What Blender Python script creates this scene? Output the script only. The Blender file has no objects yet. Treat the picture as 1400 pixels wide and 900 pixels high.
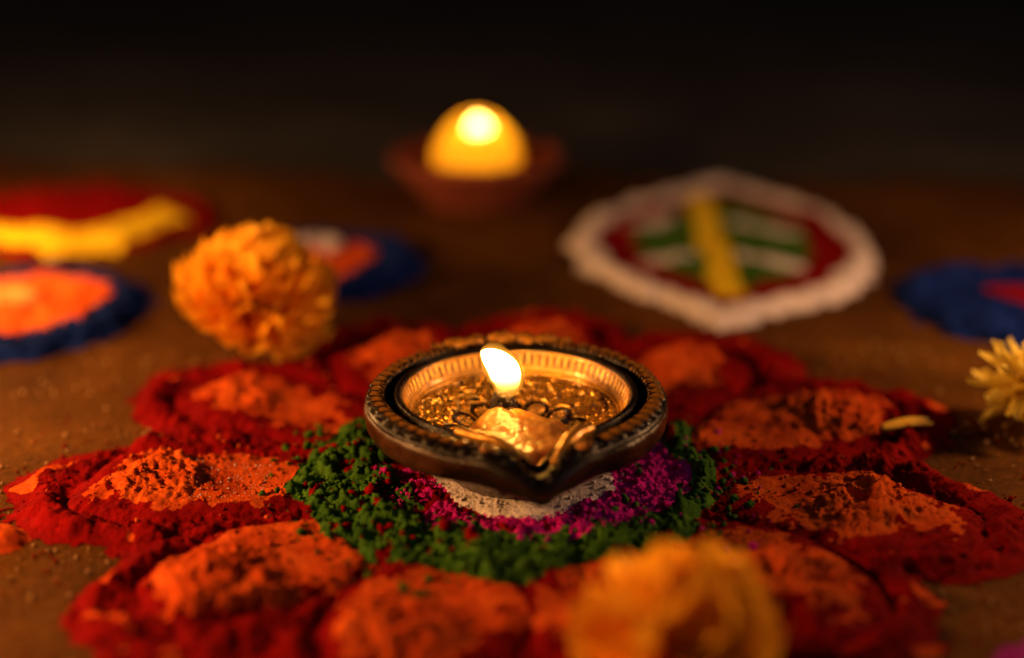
import bpy, bmesh, math, random
import numpy as np
from mathutils import Vector, Matrix, Euler

random.seed(7)
rng = np.random.default_rng(11)
scene = bpy.context.scene
COL = scene.collection
R = math.radians

# ------------------------------------------------------------------ camera
cam_data = bpy.data.cameras.new("camera")
cam_data.lens = 50.0
cam_data.sensor_width = 36.0
cam_data.clip_start = 0.01
cam_data.clip_end = 60.0
cam_data.dof.use_dof = True
cam_data.dof.focus_distance = 0.417
cam_data.dof.aperture_fstop = 2.5
cam_data.dof.aperture_blades = 0
cam = bpy.data.objects.new("camera", cam_data)
cam.location = (0.0, -0.3892, 0.1905)
cam.rotation_euler = (R(70.0), 0.0, 0.0)
COL.objects.link(cam)
scene.camera = cam

# ------------------------------------------------------------------ world: faint cool night ambience
world = bpy.data.worlds.new("World")
scene.world = world
world.use_nodes = True
bg = world.node_tree.nodes["Background"]
bg.inputs[0].default_value = (0.62, 0.72, 1.0, 1.0)
bg.inputs[1].default_value = 0.009

# ------------------------------------------------------------------ lamps (the lamps burning left and right of the rangoli)
def point_lamp(name, loc, power, colour, radius):
    d = bpy.data.lights.new(name, 'POINT')
    d.energy = power
    d.color = colour
    d.shadow_soft_size = radius
    o = bpy.data.objects.new(name, d)
    o.location = loc
    COL.objects.link(o)
    return o

point_lamp("left_lamp_light", (-0.285, -0.07, 0.125), 5.9, (1.0, 0.43, 0.12), 0.012)
point_lamp("far_left_lamp_light", (-0.30, 0.19, 0.075), 2.0, (1.0, 0.45, 0.13), 0.010)
point_lamp("right_lamp_light", (0.30, 0.060, 0.115), 2.3, (1.0, 0.48, 0.19), 0.012)

a = bpy.data.lights.new("cool_window_light", 'AREA')
a.shape = 'RECTANGLE'
a.size = 0.35
a.size_y = 0.5
a.energy = 0.68
a.specular_factor = 0.45
a.color = (0.86, 0.86, 1.0)
ao = bpy.data.objects.new("cool_window_light", a)
ao.location = (0.75, -0.75, 0.9)
ao.rotation_euler = (Vector((0, 0, 0)) - ao.location).to_track_quat('-Z', 'Y').to_euler()
COL.objects.link(ao)

# ------------------------------------------------------------------ exposure
vs = scene.view_settings
vs.view_transform = 'Standard'
vs.look = 'None'
vs.exposure = 0.0
vs.gamma = 1.0
vs.use_curve_mapping = False
scene.cycles.use_denoising = True
scene.cycles.max_bounces = 8
scene.cycles.sample_clamp_indirect = 4.0

# ================================================================== helpers
def tag(o, label=None, category=None, group=None, kind=None):
    if label: o["label"] = label
    if category: o["category"] = category
    if group: o["group"] = group
    if kind: o["kind"] = kind
    return o

def empty(name, loc=(0, 0, 0), rot=(0, 0, 0)):
    o = bpy.data.objects.new(name, None)
    o.empty_display_size = 0.01
    o.location = loc
    o.rotation_euler = rot
    COL.objects.link(o)
    return o

def link_mesh(name, me, mat=None, parent=None, smooth=True):
    if mat and not me.materials:
        me.materials.append(mat)
    o = bpy.data.objects.new(name, me)
    COL.objects.link(o)
    if parent: o.parent = parent
    if smooth and len(me.polygons):
        me.polygons.foreach_set("use_smooth", np.ones(len(me.polygons), dtype=bool))
    return o

def np_mesh(name, verts, faces):
    """verts (n,3), faces (m,3|4) numpy -> mesh"""
    me = bpy.data.meshes.new(name)
    verts = np.asarray(verts, dtype=np.float32)
    faces = np.asarray(faces, dtype=np.int32)
    k = faces.shape[1]
    me.vertices.add(len(verts))
    me.vertices.foreach_set("co", verts.ravel())
    me.loops.add(faces.size)
    me.loops.foreach_set("vertex_index", faces.ravel())
    me.polygons.add(len(faces))
    me.polygons.foreach_set("loop_start", np.arange(0, faces.size, k, dtype=np.int32))
    me.polygons.foreach_set("loop_total", np.full(len(faces), k, dtype=np.int32))
    me.update(calc_edges=True)
    me.validate()
    return me

# ---- noise in numpy
def _hash(ix, iy, seed):
    h = (ix.astype(np.int64) * 374761393 + iy.astype(np.int64) * 668265263 + seed * 1442695041) & 0xFFFFFFFF
    h = ((h ^ (h >> 13)) * 1274126177) & 0xFFFFFFFF
    h = (h ^ (h >> 16)) & 0xFFFFFFFF
    return h.astype(np.float64) / 4294967295.0

def vnoise(x, y, seed=0):
    ix = np.floor(x); iy = np.floor(y)
    fx = x - ix; fy = y - iy
    ux = fx * fx * fx * (fx * (fx * 6 - 15) + 10); uy = fy * fy * fy * (fy * (fy * 6 - 15) + 10)
    def grad(ax, ay):
        an = _hash(ix + ax, iy + ay, seed) * 2 * np.pi
        return np.cos(an) * (fx - ax) + np.sin(an) * (fy - ay)
    n = (grad(0, 0) * (1 - ux) + grad(1, 0) * ux) * (1 - uy) + (grad(0, 1) * (1 - ux) + grad(1, 1) * ux) * uy
    return n * 1.5

def fbm(x, y, octaves=4, seed=0, gain=0.5):
    s = 0; a_ = 1.0; f = 1.0
    for i in range(octaves):
        s = s + a_ * vnoise(x * f + 17.3 * i, y * f - 9.1 * i, seed + i)
        a_ *= gain; f *= 2.03
    return s

def lumps(x, y, cell, seed):
    """rounded crumbs: 0..1 domes, one per jittered cell"""
    gx = x / cell; gy = y / cell
    ix = np.floor(gx); iy = np.floor(gy)
    best = np.zeros_like(gx)
    for ax in (-1, 0, 1):
        for ay in (-1, 0, 1):
            cx = ix + ax; cy = iy + ay
            px = cx + 0.1 + 0.8 * _hash(cx, cy, seed)
            py = cy + 0.1 + 0.8 * _hash(cx, cy, seed + 1)
            rad = 0.45 + 0.5 * _hash(cx, cy, seed + 2)
            hh = 0.45 + 0.55 * _hash(cx, cy, seed + 3)
            d2 = ((gx - px) ** 2 + (gy - py) ** 2) / rad ** 2
            best = np.maximum(best, hh * np.sqrt(np.clip(1 - d2, 0, 1)))
    return best

def smooth(a_, b_, x):
    t = np.clip((x - a_) / (b_ - a_), 0, 1)
    return t * t * (3 - 2 * t)

# ------------------------------------------------------------------ materials
def new_mat(name):
    m = bpy.data.materials.new(name)
    m.use_nodes = True
    nt = m.node_tree
    bs = nt.nodes["Principled BSDF"]
    return m, nt, bs

def noise_node(nt, scale, detail=4, rough=0.6, coord='Object', vec=None):
    n = nt.nodes.new("ShaderNodeTexNoise")
    n.inputs["Scale"].default_value = scale
    n.inputs["Detail"].default_value = detail
    n.inputs["Roughness"].default_value = rough
    if vec is None:
        tc = nt.nodes.new("ShaderNodeTexCoord")
        vec = tc.outputs[coord]
    nt.links.new(vec, n.inputs["Vector"])
    return n

def ramp(nt, fac, stops):
    r = nt.nodes.new("ShaderNodeValToRGB")
    el = r.color_ramp.elements
    while len(el) < len(stops): el.new(0.5)
    for e, (p, c) in zip(el, stops):
        e.position = p; e.color = (*c, 1)
    nt.links.new(fac, r.inputs[0])
    return r

def add_bump(nt, bs, heights, dist, strength=1.0):
    b = nt.nodes.new("ShaderNodeBump")
    b.inputs["Distance"].default_value = dist
    b.inputs["Strength"].default_value = strength
    nt.links.new(heights, b.inputs["Height"])
    nt.links.new(b.outputs[0], bs.inputs["Normal"])
    return b

def powder_mat(name, dark, mid, light, rough=0.95, big=90, fine=1500, bump=0.0006):
    m, nt, bs = new_mat(name)
    n1 = noise_node(nt, big, 6, 0.65)
    n2 = noise_node(nt, fine, 3, 0.7)
    mx = nt.nodes.new("ShaderNodeMath"); mx.operation = 'ADD'
    ml = nt.nodes.new("ShaderNodeMath"); ml.operation = 'MULTIPLY'; ml.inputs[1].default_value = 0.55
    nt.links.new(n2.outputs[0], ml.inputs[0])
    ms = nt.nodes.new("ShaderNodeMath"); ms.operation = 'SUBTRACT'; ms.inputs[1].default_value = 0.27
    nt.links.new(ml.outputs[0], ms.inputs[0])
    nt.links.new(n1.outputs[0], mx.inputs[0]); nt.links.new(ms.outputs[0], mx.inputs[1])
    r = ramp(nt, mx.outputs[0], [(0.3, dark), (0.5, mid), (0.72, light)])
    nt.links.new(r.outputs[0], bs.inputs["Base Color"])
    bs.inputs["Roughness"].default_value = rough
    bs.inputs["Specular IOR Level"].default_value = 0.04
    add_bump(nt, bs, n2.outputs[0], bump, 0.9)
    return m

M = {}
M['red'] = powder_mat("red_powder", (0.100, 0.0009, 0.0011), (0.165, 0.0017, 0.0019), (0.25, 0.004, 0.0035))
M['orange'] = powder_mat("orange_powder", (0.33, 0.033, 0.004), (0.48, 0.066, 0.008), (0.62, 0.115, 0.016))
M['green'] = powder_mat("green_powder", (0.020, 0.064, 0.008), (0.040, 0.115, 0.012), (0.080, 0.185, 0.018), big=160)
M['pink'] = powder_mat("magenta_powder", (0.32, 0.005, 0.13), (0.46, 0.008, 0.24), (0.58, 0.025, 0.34), big=220)
M['white'] = powder_mat("white_powder", (0.54, 0.48, 0.50), (0.64, 0.58, 0.61), (0.72, 0.67, 0.70), big=140)
M['lamplit'] = powder_mat("lamplit_orange_powder", (0.55, 0.06, 0.008), (0.78, 0.12, 0.014), (0.9, 0.24, 0.03))  # lit copy of the orange, nearby lamplight put into its colour
M['lit_core'] = powder_mat("lit_core_orange_powder", (0.85, 0.30, 0.06), (0.92, 0.45, 0.12), (0.95, 0.6, 0.22))  # hottest pool of lamplight painted as a paler orange
M['blue'] = powder_mat("blue_powder", (0.002, 0.007, 0.070), (0.004, 0.014, 0.12), (0.009, 0.030, 0.21))
M['yellow'] = powder_mat("yellow_powder", (0.58, 0.36, 0.01), (0.70, 0.50, 0.015), (0.80, 0.60, 0.03))
M['purple'] = powder_mat("purple_powder", (0.14, 0.01, 0.14), (0.22, 0.015, 0.2), (0.3, 0.03, 0.26))

def ground_mat():
    m, nt, bs = new_mat("brown_clay_floor")
    n1 = noise_node(nt, 7, 8, 0.62)
    n2 = noise_node(nt, 420, 5, 0.7)
    n3 = noise_node(nt, 45, 5, 0.6)
    r1 = ramp(nt, n1.outputs[0], [(0.3, (0.044, 0.016, 0.0018)), (0.5, (0.086, 0.032, 0.0036)), (0.7, (0.155, 0.061, 0.0075))])
    r2 = ramp(nt, n2.outputs[0], [(0.3, (0.55, 0.55, 0.55)), (0.5, (1, 1, 1)), (0.72, (1.35, 1.3, 1.2))])
    r3 = ramp(nt, n3.outputs[0], [(0.3, (0.72, 0.72, 0.72)), (0.7, (1.15, 1.15, 1.15))])
    m1 = nt.nodes.new("ShaderNodeMixRGB"); m1.blend_type = 'MULTIPLY'; m1.inputs[0].default_value = 1
    m2 = nt.nodes.new("ShaderNodeMixRGB"); m2.blend_type = 'MULTIPLY'; m2.inputs[0].default_value = 1
    nt.links.new(r1.outputs[0], m1.inputs[1]); nt.links.new(r2.outputs[0], m1.inputs[2])
    nt.links.new(m1.outputs[0], m2.inputs[1]); nt.links.new(r3.outputs[0], m2.inputs[2])
    nt.links.new(m2.outputs[0], bs.inputs["Base Color"])
    bs.inputs["Roughness"].default_value = 0.85
    bs.inputs["Specular IOR Level"].default_value = 0.05
    mix = nt.nodes.new("ShaderNodeMath"); mix.operation = 'MULTIPLY_ADD'
    mix.inputs[1].default_value = 2.5
    nt.links.new(n3.outputs[0], mix.inputs[0]); nt.links.new(n2.outputs[0], mix.inputs[2])
    add_bump(nt, bs, mix.outputs[0], 0.0009, 0.9)
    return m
M['ground'] = ground_mat()

def dimmed_ground_mat():
    m, nt, bs = new_mat("dimmed_far_ground")
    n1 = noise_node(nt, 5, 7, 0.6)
    r = ramp(nt, n1.outputs[0], [(0.36, (0.014, 0.012, 0.011)), (0.52, (0.036, 0.032, 0.029)), (0.66, (0.085, 0.077, 0.070))])  # light falling off with distance is put into this darker ground colour
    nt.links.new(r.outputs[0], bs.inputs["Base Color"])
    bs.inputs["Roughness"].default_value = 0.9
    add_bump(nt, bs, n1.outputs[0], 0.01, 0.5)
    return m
M['dimmed'] = dimmed_ground_mat()

# ================================================================== the floor
def build_ground():
    xs = np.concatenate([np.linspace(-0.95, -0.45, 40), np.linspace(-0.44, 0.44, 220), np.linspace(0.45, 0.95, 40)])
    ys = np.concatenate([np.linspace(-0.9, -0.32, 20), np.linspace(-0.3, 0.5, 220)])
    X, Y = np.meshgrid(xs, ys)
    Z = 0.0005 * fbm(X * 25, Y * 25, 4, 5) * np.exp(-(X ** 2 + Y ** 2) / 0.3)
    Z -= 0.0004
    edge = 0.395 + 0.05 * fbm(X * 3.1, X * 0 + 2.2, 3, 9) + 0.012 * fbm(X * 22, Y * 22, 3, 12) + 0.05 * smooth(-0.05, -0.3, X)
    Z -= 0.006 * smooth(edge - 0.008, edge + 0.006, Y)
    nx, ny = len(xs), len(ys)
    idx = np.arange(nx * ny).reshape(ny, nx)
    F = np.stack([idx[:-1, :-1], idx[:-1, 1:], idx[1:, 1:], idx[1:, :-1]], -1).reshape(-1, 4)
    me = np_mesh("floor", np.stack([X, Y, Z], -1).reshape(-1, 3), F)
    o = link_mesh("floor", me, M['ground'])
    tag(o, "brown earthen floor strewn with fine grit", kind="structure")
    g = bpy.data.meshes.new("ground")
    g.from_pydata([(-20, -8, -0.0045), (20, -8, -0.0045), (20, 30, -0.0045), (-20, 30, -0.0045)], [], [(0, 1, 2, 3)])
    go = link_mesh("ground", g, M['dimmed'])
    tag(go, "dark grey stone ground beyond the brown floor, light falloff put into its colour", kind="structure")
build_ground()

# ================================================================== powder fields
def powder_field(parent, x0, x1, y0, y1, step, func, parts):
    """func(X,Y) -> (height, label grid). parts: {label: (name, material, extra dict)}"""
    nx = int(round((x1 - x0) / step)) + 1; ny = int(round((y1 - y0) / step)) + 1
    xs = np.linspace(x0, x1, nx); ys = np.linspace(y0, y1, ny)
    X, Y = np.meshgrid(xs, ys)
    Z, L = func(X, Y)
    # jitter grid a little so that borders are not stepped
    Xj = X + (rng.random(X.shape) - 0.5) * step * 0.55
    Yj = Y + (rng.random(X.shape) - 0.5) * step * 0.55
    V = np.stack([Xj, Yj, Z], -1).reshape(-1, 3)
    idx = np.arange(nx * ny).reshape(ny, nx)
    F = np.stack([idx[:-1, :-1], idx[:-1, 1:], idx[1:, 1:], idx[1:, :-1]], -1).reshape(-1, 4)
    FL = L[:-1, :-1].reshape(-1)
    out = {}
    for lab, (name, mat) in parts.items():
        f = F[FL == lab]
        if not len(f): continue
        used, inv = np.unique(f, return_inverse=True)
        me = np_mesh(name, V[used], inv.reshape(f.shape))
        out[lab] = link_mesh(name, me, M[mat], parent)
    return out, (xs, ys, Z, L)

def crumb_proto(seed, sub=2):
    """cakey chunk: random facets, softened and roughened"""
    bm = bmesh.new()
    bmesh.ops.create_icosphere(bm, subdivisions=sub, radius=1.0)
    rnd = random.Random(seed)
    planes = []
    for _ in range(11):
        n = Vector((rnd.gauss(0, 1), rnd.gauss(0, 1), rnd.gauss(0, 1))).normalized()
        planes.append((n, rnd.uniform(0.55, 1.0)))
    for v in bm.verts:
        n = v.co.normalized()
        k = 1.15
        for (p, d) in planes:
            c = n.dot(p)
            if c > 0.05: k = min(k, d / c)
        k *= 1 + rnd.uniform(-0.13, 0.13)
        v.co = n * k
        v.co.z *= 0.8
    vs_ = np.array([v.co[:] for v in bm.verts]); fs_ = np.array([[v.index for v in f.verts] for f in bm.faces])
    bm.free()
    return vs_, fs_
PROTO_FINE = [crumb_proto(i, 2) for i in range(14)]
PROTO_LOW = [crumb_proto(40 + i, 1) for i in range(8)]

def crumbs(name, pts, mat, parent, fine=False, flat=True):
    """pts: (x,y,z,size) -> one mesh of loose crumbs, kind stuff"""
    VV = []; FF = []; base = 0
    protos = PROTO_FINE if fine else PROTO_LOW
    for (x, y, z, s) in pts:
        v, f = protos[rng.integers(len(protos))]
        rot = np.array(Euler(rng.random(3) * 6.28).to_matrix())
        w = (v * (0.75 + 0.5 * rng.random(3))) @ rot.T * s
        VV.append(w + np.array([x, y, z])); FF.append(f + base); base += len(v)
    if not VV: return None
    me = np_mesh(name, np.concatenate(VV), np.concatenate(FF))
    o = link_mesh(name, me, M[mat], parent, smooth=not flat)
    tag(o, kind="stuff")
    return o

def sampler(grid):
    xs, ys, Z, L = grid
    def h(x, y):
        i = int(np.clip(np.searchsorted(xs, x), 0, len(xs) - 1)); j = int(np.clip(np.searchsorted(ys, y), 0, len(ys) - 1))
        return float(max(Z[j, i], 0.0)), int(L[j, i])
    return h

# ---- the big flower rangoli under the lamp
CX, CY = 0.0037, 0.0
PETALS = [-176, 148, 116, 86, 56, 23, -13, -44, -75, -107, -141]
P_LEN = [1.0, 1.0, 1.0, 1.0, 0.97, 0.97, 0.95, 0.87, 0.86, 0.87, 0.92]
P_COL = [0, 0, 0.003, 0.004, 0.003, -0.001, -0.001, 0.0, 0, -0.002, -0.004]
P_RND = np.random.default_rng(3).random((len(PETALS), 8))
def main_rangoli(X, Y):
    wx = X + 0.0030 * fbm(X * 45, Y * 45, 4, 21); wy = Y + 0.0030 * fbm(X * 45, Y * 45, 4, 57)
    wx = wx + 0.0006 * vnoise(X * 600, Y * 600, 77); wy = wy + 0.0006 * vnoise(X * 600, Y * 600, 78)
    dx = wx - CX; dy = wy - CY
    r = np.hypot(dx, dy); phi = np.arctan2(dy, dx)
    dmin = np.full(X.shape, 9.0); which = np.zeros(X.shape, int); S = np.zeros(X.shape); T = np.zeros(X.shape)
    for i, adeg in enumerate(PETALS):
        an = R(adeg); q = P_RND[i]
        s = dx * math.cos(an) + dy * math.sin(an); t = -dx * math.sin(an) + dy * math.cos(an)
        s = s / P_LEN[i]
        mid = 0.104 + 0.004 * (q[0] - 0.5)
        hw = 0.0222 + 0.003 * (q[1] - 0.5); lo = 0.028 + 0.003 * q[2]
        e = np.where(s > mid, np.hypot((s - mid) / lo, t / hw), np.hypot((mid - s) / 0.046, t / hw))
        d = (e - 1) * np.where(s > mid, 0.024, 0.022)
        m = d < dmin
        dmin = np.where(m, d, dmin); which = np.where(m, i, which); S = np.where(m, s, S); T = np.where(m, t, T)
    dmin = dmin + 0.0030 * fbm(X * 33, Y * 33, 3, 203) - 0.0030
    dcol = dmin + 0.0030 * fbm(X * 170, Y * 170, 4, 211, 0.6) + 0.0078 + 0.0050 * fbm(X * 62, Y * 62, 3, 213) + np.array(P_COL)[which]
    # regions
    green_in = 0.0395 + 0.0085 * np.clip(np.cos(phi - 0.15), 0, 1) ** 2 + 0.005 * vnoise(np.cos(phi) * 3 + 5, np.sin(phi) * 3, 31)
    green_out = 0.0615 + 0.007 * vnoise(np.cos(phi) * 2.6 + 9, np.sin(phi) * 2.6 + 4, 33) + 0.004 * np.cos(phi - math.pi)
    fill = 0.121 + 0.007 * np.sin(phi)
    L = np.zeros(X.shape, int)
    body = (dmin + 0.0016 * fbm(X * 300, Y * 300, 3, 231) < 0.0150) | (r < fill + 0.007 * fbm(X * 60, Y * 60, 3, 233))
    L[body] = 1
    orange = (dcol < 0) & (r > green_out * 0.98)
    L[orange] = 10 + which[orange]
    L[(r < green_out)] = 2
    L[(r < green_in)] = 3
    L[(r < 0.0280)] = 4
    # stray patches of colour
    L[(L == 2) & (vnoise(X * 130, Y * 130, 91) > 0.52)] = 1
    L[(L == 3) & (vnoise(X * 170, Y * 170, 93) > 0.58)] = 2
    L[(L == 3) & (vnoise(X * 150, Y * 150, 94) + 0.42 * np.cos(phi - 2.9) > 0.36)] = 1
    mixr = (L >= 10) & (dmin > -0.004) & (vnoise(X * 260, Y * 260, 95) > 0.45)
    L[mixr] = 1
    mo = (L == 1) & (dmin > 0.006) & (r > 0.09) & (vnoise(X * 80, Y * 80, 97) > 0.50)
    L[mo] = 10 + which[mo]
    # heights
    low = fbm(X * 60, Y * 60, 3, 3)
    WX_ = X + 0.0011 * fbm(X * 420, Y * 420, 3, 151); WY_ = Y + 0.0011 * fbm(X * 420, Y * 420, 3, 161)
    c1 = lumps(WX_, WY_, 0.0042, 101); c2 = lumps(WX_ + 0.01, WY_ - 0.02, 0.0021, 111); c3 = lumps(X, Y, 0.0011, 121)
    big = lumps(WX_, WY_, 0.0085, 131)
    fine = fbm(X * 700, Y * 700, 3, 7)
    crumble = 0.0011 * c1 * smooth(-0.1, 0.5, vnoise(X * 70, Y * 70, 61)) + 0.0009 * c2 + 0.00045 * c3 + 0.00012 * fine
    out_edge = smooth(0.0155, 0.0060, dmin)
    out_edge = np.maximum(out_edge, smooth(fill + 0.006, fill - 0.010, r))
    ridge = np.exp(-((dmin - 0.0062) / 0.0042) ** 2)
    h_red = out_edge * (0.0010 + 0.0020 * ridge * (0.7 + 0.9 * low) + 0.0012 * low + 1.0 * crumble + 0.0008 * fbm(X * 200, Y * 200, 4, 221, 0.6))
    # orange fillings: a heap pushed outwards, with a smooth finger sweep towards the middle
    q0 = P_RND[which, 3]; q1 = P_RND[which, 4]; q2 = P_RND[which, 5]
    inside = smooth(0.0, -0.007, dmin)
    heap_c = 0.111 + 0.010 * (q0 - 0.5)
    heap = np.exp(-(((S - heap_c) / 0.0155) ** 2 + ((T - 0.007 * (q1 - 0.5)) / 0.0165) ** 2) ** 1.3)
    sweep = np.exp(-((S - 0.083) / 0.013) ** 2 - (T / 0.011) ** 2)
    wrk = smooth(0.25, 0.75, heap + 0.35 * low) 
    rough_o = 0.25 + 0.9 * smooth(0.15, 0.6, heap + 0.5 * low) - 0.2 * sweep
    warpn = fbm(X * 110 + q2 * 30, Y * 110, 4, 41, 0.55)
    h_or = 0.0012 + inside * (0.0018 + 0.0029 * heap * (0.7 + 0.6 * q2) - 0.0014 * sweep + 0.0022 * warpn * (0.2 + heap) + 0.0016 * (1 - np.abs(vnoise(X * 95, Y * 95, 43)) * 2.2) * heap)
    h_or = h_or + np.clip(rough_o, 0.08, 1.2) * (0.55 * crumble + 0.0003 * c2 + 0.00035 * c3 + 0.0006 * fbm(X * 340, Y * 340, 4, 171, 0.65))
    w_or = smooth(0.0012, -0.0012, dmin) * (r > green_out * 0.98)
    trench = np.exp(-((dmin + 0.0002) / 0.0018) ** 2)
    Z = h_red * (1 - w_or) + h_or * w_or - 0.0012 * trench * out_edge * (0.5 + 0.5 * c1)
    # green ring of cakey lumps
    w_g = smooth(green_out + 0.002, green_out - 0.004, r)
    rg = (r - green_in) / (green_out - green_in)
    h_g = 0.0016 + 0.0030 * np.exp(-((rg - 0.5) / 0.42) ** 2) * (0.7 + 0.9 * low) + 0.0014 * big * (0.5 + 0.9 * low) + 0.0022 * fbm(X * 150, Y * 150, 5, 241, 0.6) + 0.0006 * c1 * smooth(-0.2, 0.4, vnoise(X * 90, Y * 90, 243)) + 0.0004 * c2 + 0.0002 * c3 + 0.00035 * fine
    Z = Z * (1 - w_g) + h_g * w_g
    w_p = smooth(green_in + 0.0015, green_in - 0.0025, r)
    h_p = 0.0016 + 0.0012 * low + 0.0012 * fbm(X * 260, Y * 260, 4, 251, 0.62) + 0.0007 * c1 + 0.0008 * c2 + 0.0005 * c3 + 0.0002 * fine
    Z = Z * (1 - w_p) + h_p * w_p
    w_w = smooth(0.0288, 0.0262, r)
    h_w = 0.0029 + 0.0006 * low + 0.00035 * c3 + 0.0002 * c2 + 0.00018 * fine
    Z = Z * (1 - w_w) + h_w * w_w
    # dust thins out to the floor
    Z = np.where(L == 0, -0.002, np.maximum(Z, 0.0002))
    rim0 = (dmin > 0.0138) & (r > fill - 0.002)
    Z = np.where(rim0, Z * 0.4 - 0.0003, Z)
    return Z, L

rangoli = empty("flower_rangoli", (0, 0, 0))
tag(rangoli, "large flower rangoli of red and orange powder petals around the gilded lamp", "rangoli")
parts = {1: ("red_border", 'red'), 2: ("green_ring", 'green'), 3: ("magenta_ring", 'pink'), 4: ("white_disc", 'white')}
for i in range(len(PETALS)): parts[10 + i] = ("orange_petal", 'orange')
pm, grid = powder_field(rangoli, -0.172, 0.176, -0.165, 0.165, 0.00052, main_rangoli, parts)
hs = sampler(grid)

def scatter_polar(n, r0, r1, a0, a1, s0, s1, allow=None, sink=0.35):
    out = []
    tries = 0
    while len(out) < n and tries < n * 12:
        tries += 1
        rr = r0 + (r1 - r0) * rng.random(); an = R(a0 + (a1 - a0) * rng.random())
        x = CX + rr * math.cos(an); y = CY + rr * math.sin(an)
        z, l = hs(x, y)
        if allow is not None and l not in allow: continue
        s = s0 + (s1 - s0) * rng.random() ** 4.0
        out.append((x, y, z + s * sink, s))
    return out
OR = set(range(10, 30))
g_pts = scatter_polar(1500, 0.040, 0.066, -180, 180, 0.0002, 0.0017, {2, 1}) + scatter_polar(260, 0.055, 0.080, 150, 255, 0.00025, 0.0019, None) \
    + scatter_polar(30, 0.027, 0.042, -180, 180, 0.0006, 0.0022, {3}) + scatter_polar(30, 0.055, 0.082, -60, 40, 0.0005, 0.0014, None)
crumbs("green_crumbs", g_pts, 'green', rangoli, fine=True, flat=True)
p_pts = scatter_polar(1600, 0.0275, 0.046, -180, 180, 0.00025, 0.0012, {3, 2}) + scatter_polar(60, 0.045, 0.078, -50, 30, 0.0004, 0.0014, None)
crumbs("magenta_crumbs", p_pts, 'pink', rangoli, fine=True, flat=False)
r_pts = scatter_polar(1300, 0.05, 0.158, -180, 180, 0.0003, 0.0013, {1}) + scatter_polar(120, 0.040, 0.066, 120, 250, 0.0006, 0.0024, {2, 3})
crumbs("red_crumbs", r_pts, 'red', rangoli)
o_pts = scatter_polar(1500, 0.06, 0.14, -180, 180, 0.0003, 0.0011, OR) + scatter_polar(160, 0.06, 0.15, -180, 180, 0.0004, 0.0013, {1})
crumbs("orange_crumbs", o_pts, 'orange', rangoli)
w_pts = scatter_polar(260, 0.0215, 0.0300, -180, 180, 0.0003, 0.0009, {3, 4}) + scatter_polar(150, 0.077, 0.10, 176, 192, 0.00015, 0.0004, OR)
crumbs("white_grains", w_pts, 'white', rangoli)

# ---- grit on the floor and dusted powder round the rangoli
def floor_pts(n, x0, x1, y0, y1, s0, s1, only_floor=True):
    out = []
    for _ in range(n):
        x = x0 + (x1 - x0) * rng.random(); y = y0 + (y1 - y0) * rng.random()
        if only_floor and -0.17 < x < 0.174 and -0.163 < y < 0.163 and hs(x, y)[1] != 0: continue
        s = s0 + (s1 - s0) * rng.random() ** 4
        out.append((x, y, s * 0.2, s))
    return out
M['grit'] = powder_mat("tan_grit", (0.2, 0.11, 0.045), (0.32, 0.18, 0.08), (0.5, 0.33, 0.18))
grit = crumbs("grit", floor_pts(5200, -0.24, 0.24, -0.14, 0.12, 0.0002, 0.0011), 'grit', None)
tag(grit, "fine tan grit scattered over the brown floor", "grit", kind="stuff")
dust_pts = []
for _ in range(2600):
    an = R(rng.uniform(-180, 180)); rr = rng.normal(0.148, 0.010)
    x = CX + rr * math.cos(an); y = CY + rr * math.sin(an)
    if -0.17 < x < 0.174 and -0.163 < y < 0.163 and hs(x, y)[1] != 0: continue
    s = 0.00015 + 0.0006 * rng.random() ** 4
    dust_pts.append((x, y, s * 0.2, s))
crumbs("spilled_dust", dust_pts, 'red', rangoli)

# a spilled heap of orange powder on the floor beside the rangoli
def heap_field(cx, cy, rad, hgt, seed):
    def fn(X, Y):
        wx = X + 0.25 * rad * fbm(X * 60, Y * 60, 3, seed); wy = Y + 0.25 * rad * fbm(X * 60, Y * 60, 3, seed + 5)
        d = np.hypot(wx - cx, wy - cy) / rad
        Z = hgt * np.clip(1 - d, 0, 1) ** 0.8 + smooth(1, 0.5, d) * (0.0012 * lumps(X, Y, 0.003, seed) + 0.0006 * lumps(X, Y, 0.0014, seed + 9)) - 0.0003
        return Z, np.where(d < 1, 1, 0)
    return fn
sp = empty("spilled_powder")
tag(sp, "small spilled heap of orange powder on the floor beside the red petal tip", "powder")
powder_field(sp, -0.156, -0.129, -0.050, -0.026, 0.0007, heap_field(-0.1425, -0.038, 0.0085, 0.004, 300), {1: ("heap", 'orange')})
pp = empty("purple_powder")
tag(pp, "patch of dark purple powder on the floor beyond the red petals", "powder")
powder_field(pp, 0.10, 0.19, -0.15, -0.07, 0.0012, heap_field(0.140, -0.110, 0.030, 0.004, 330), {1: ("heap", 'purple')})

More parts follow.
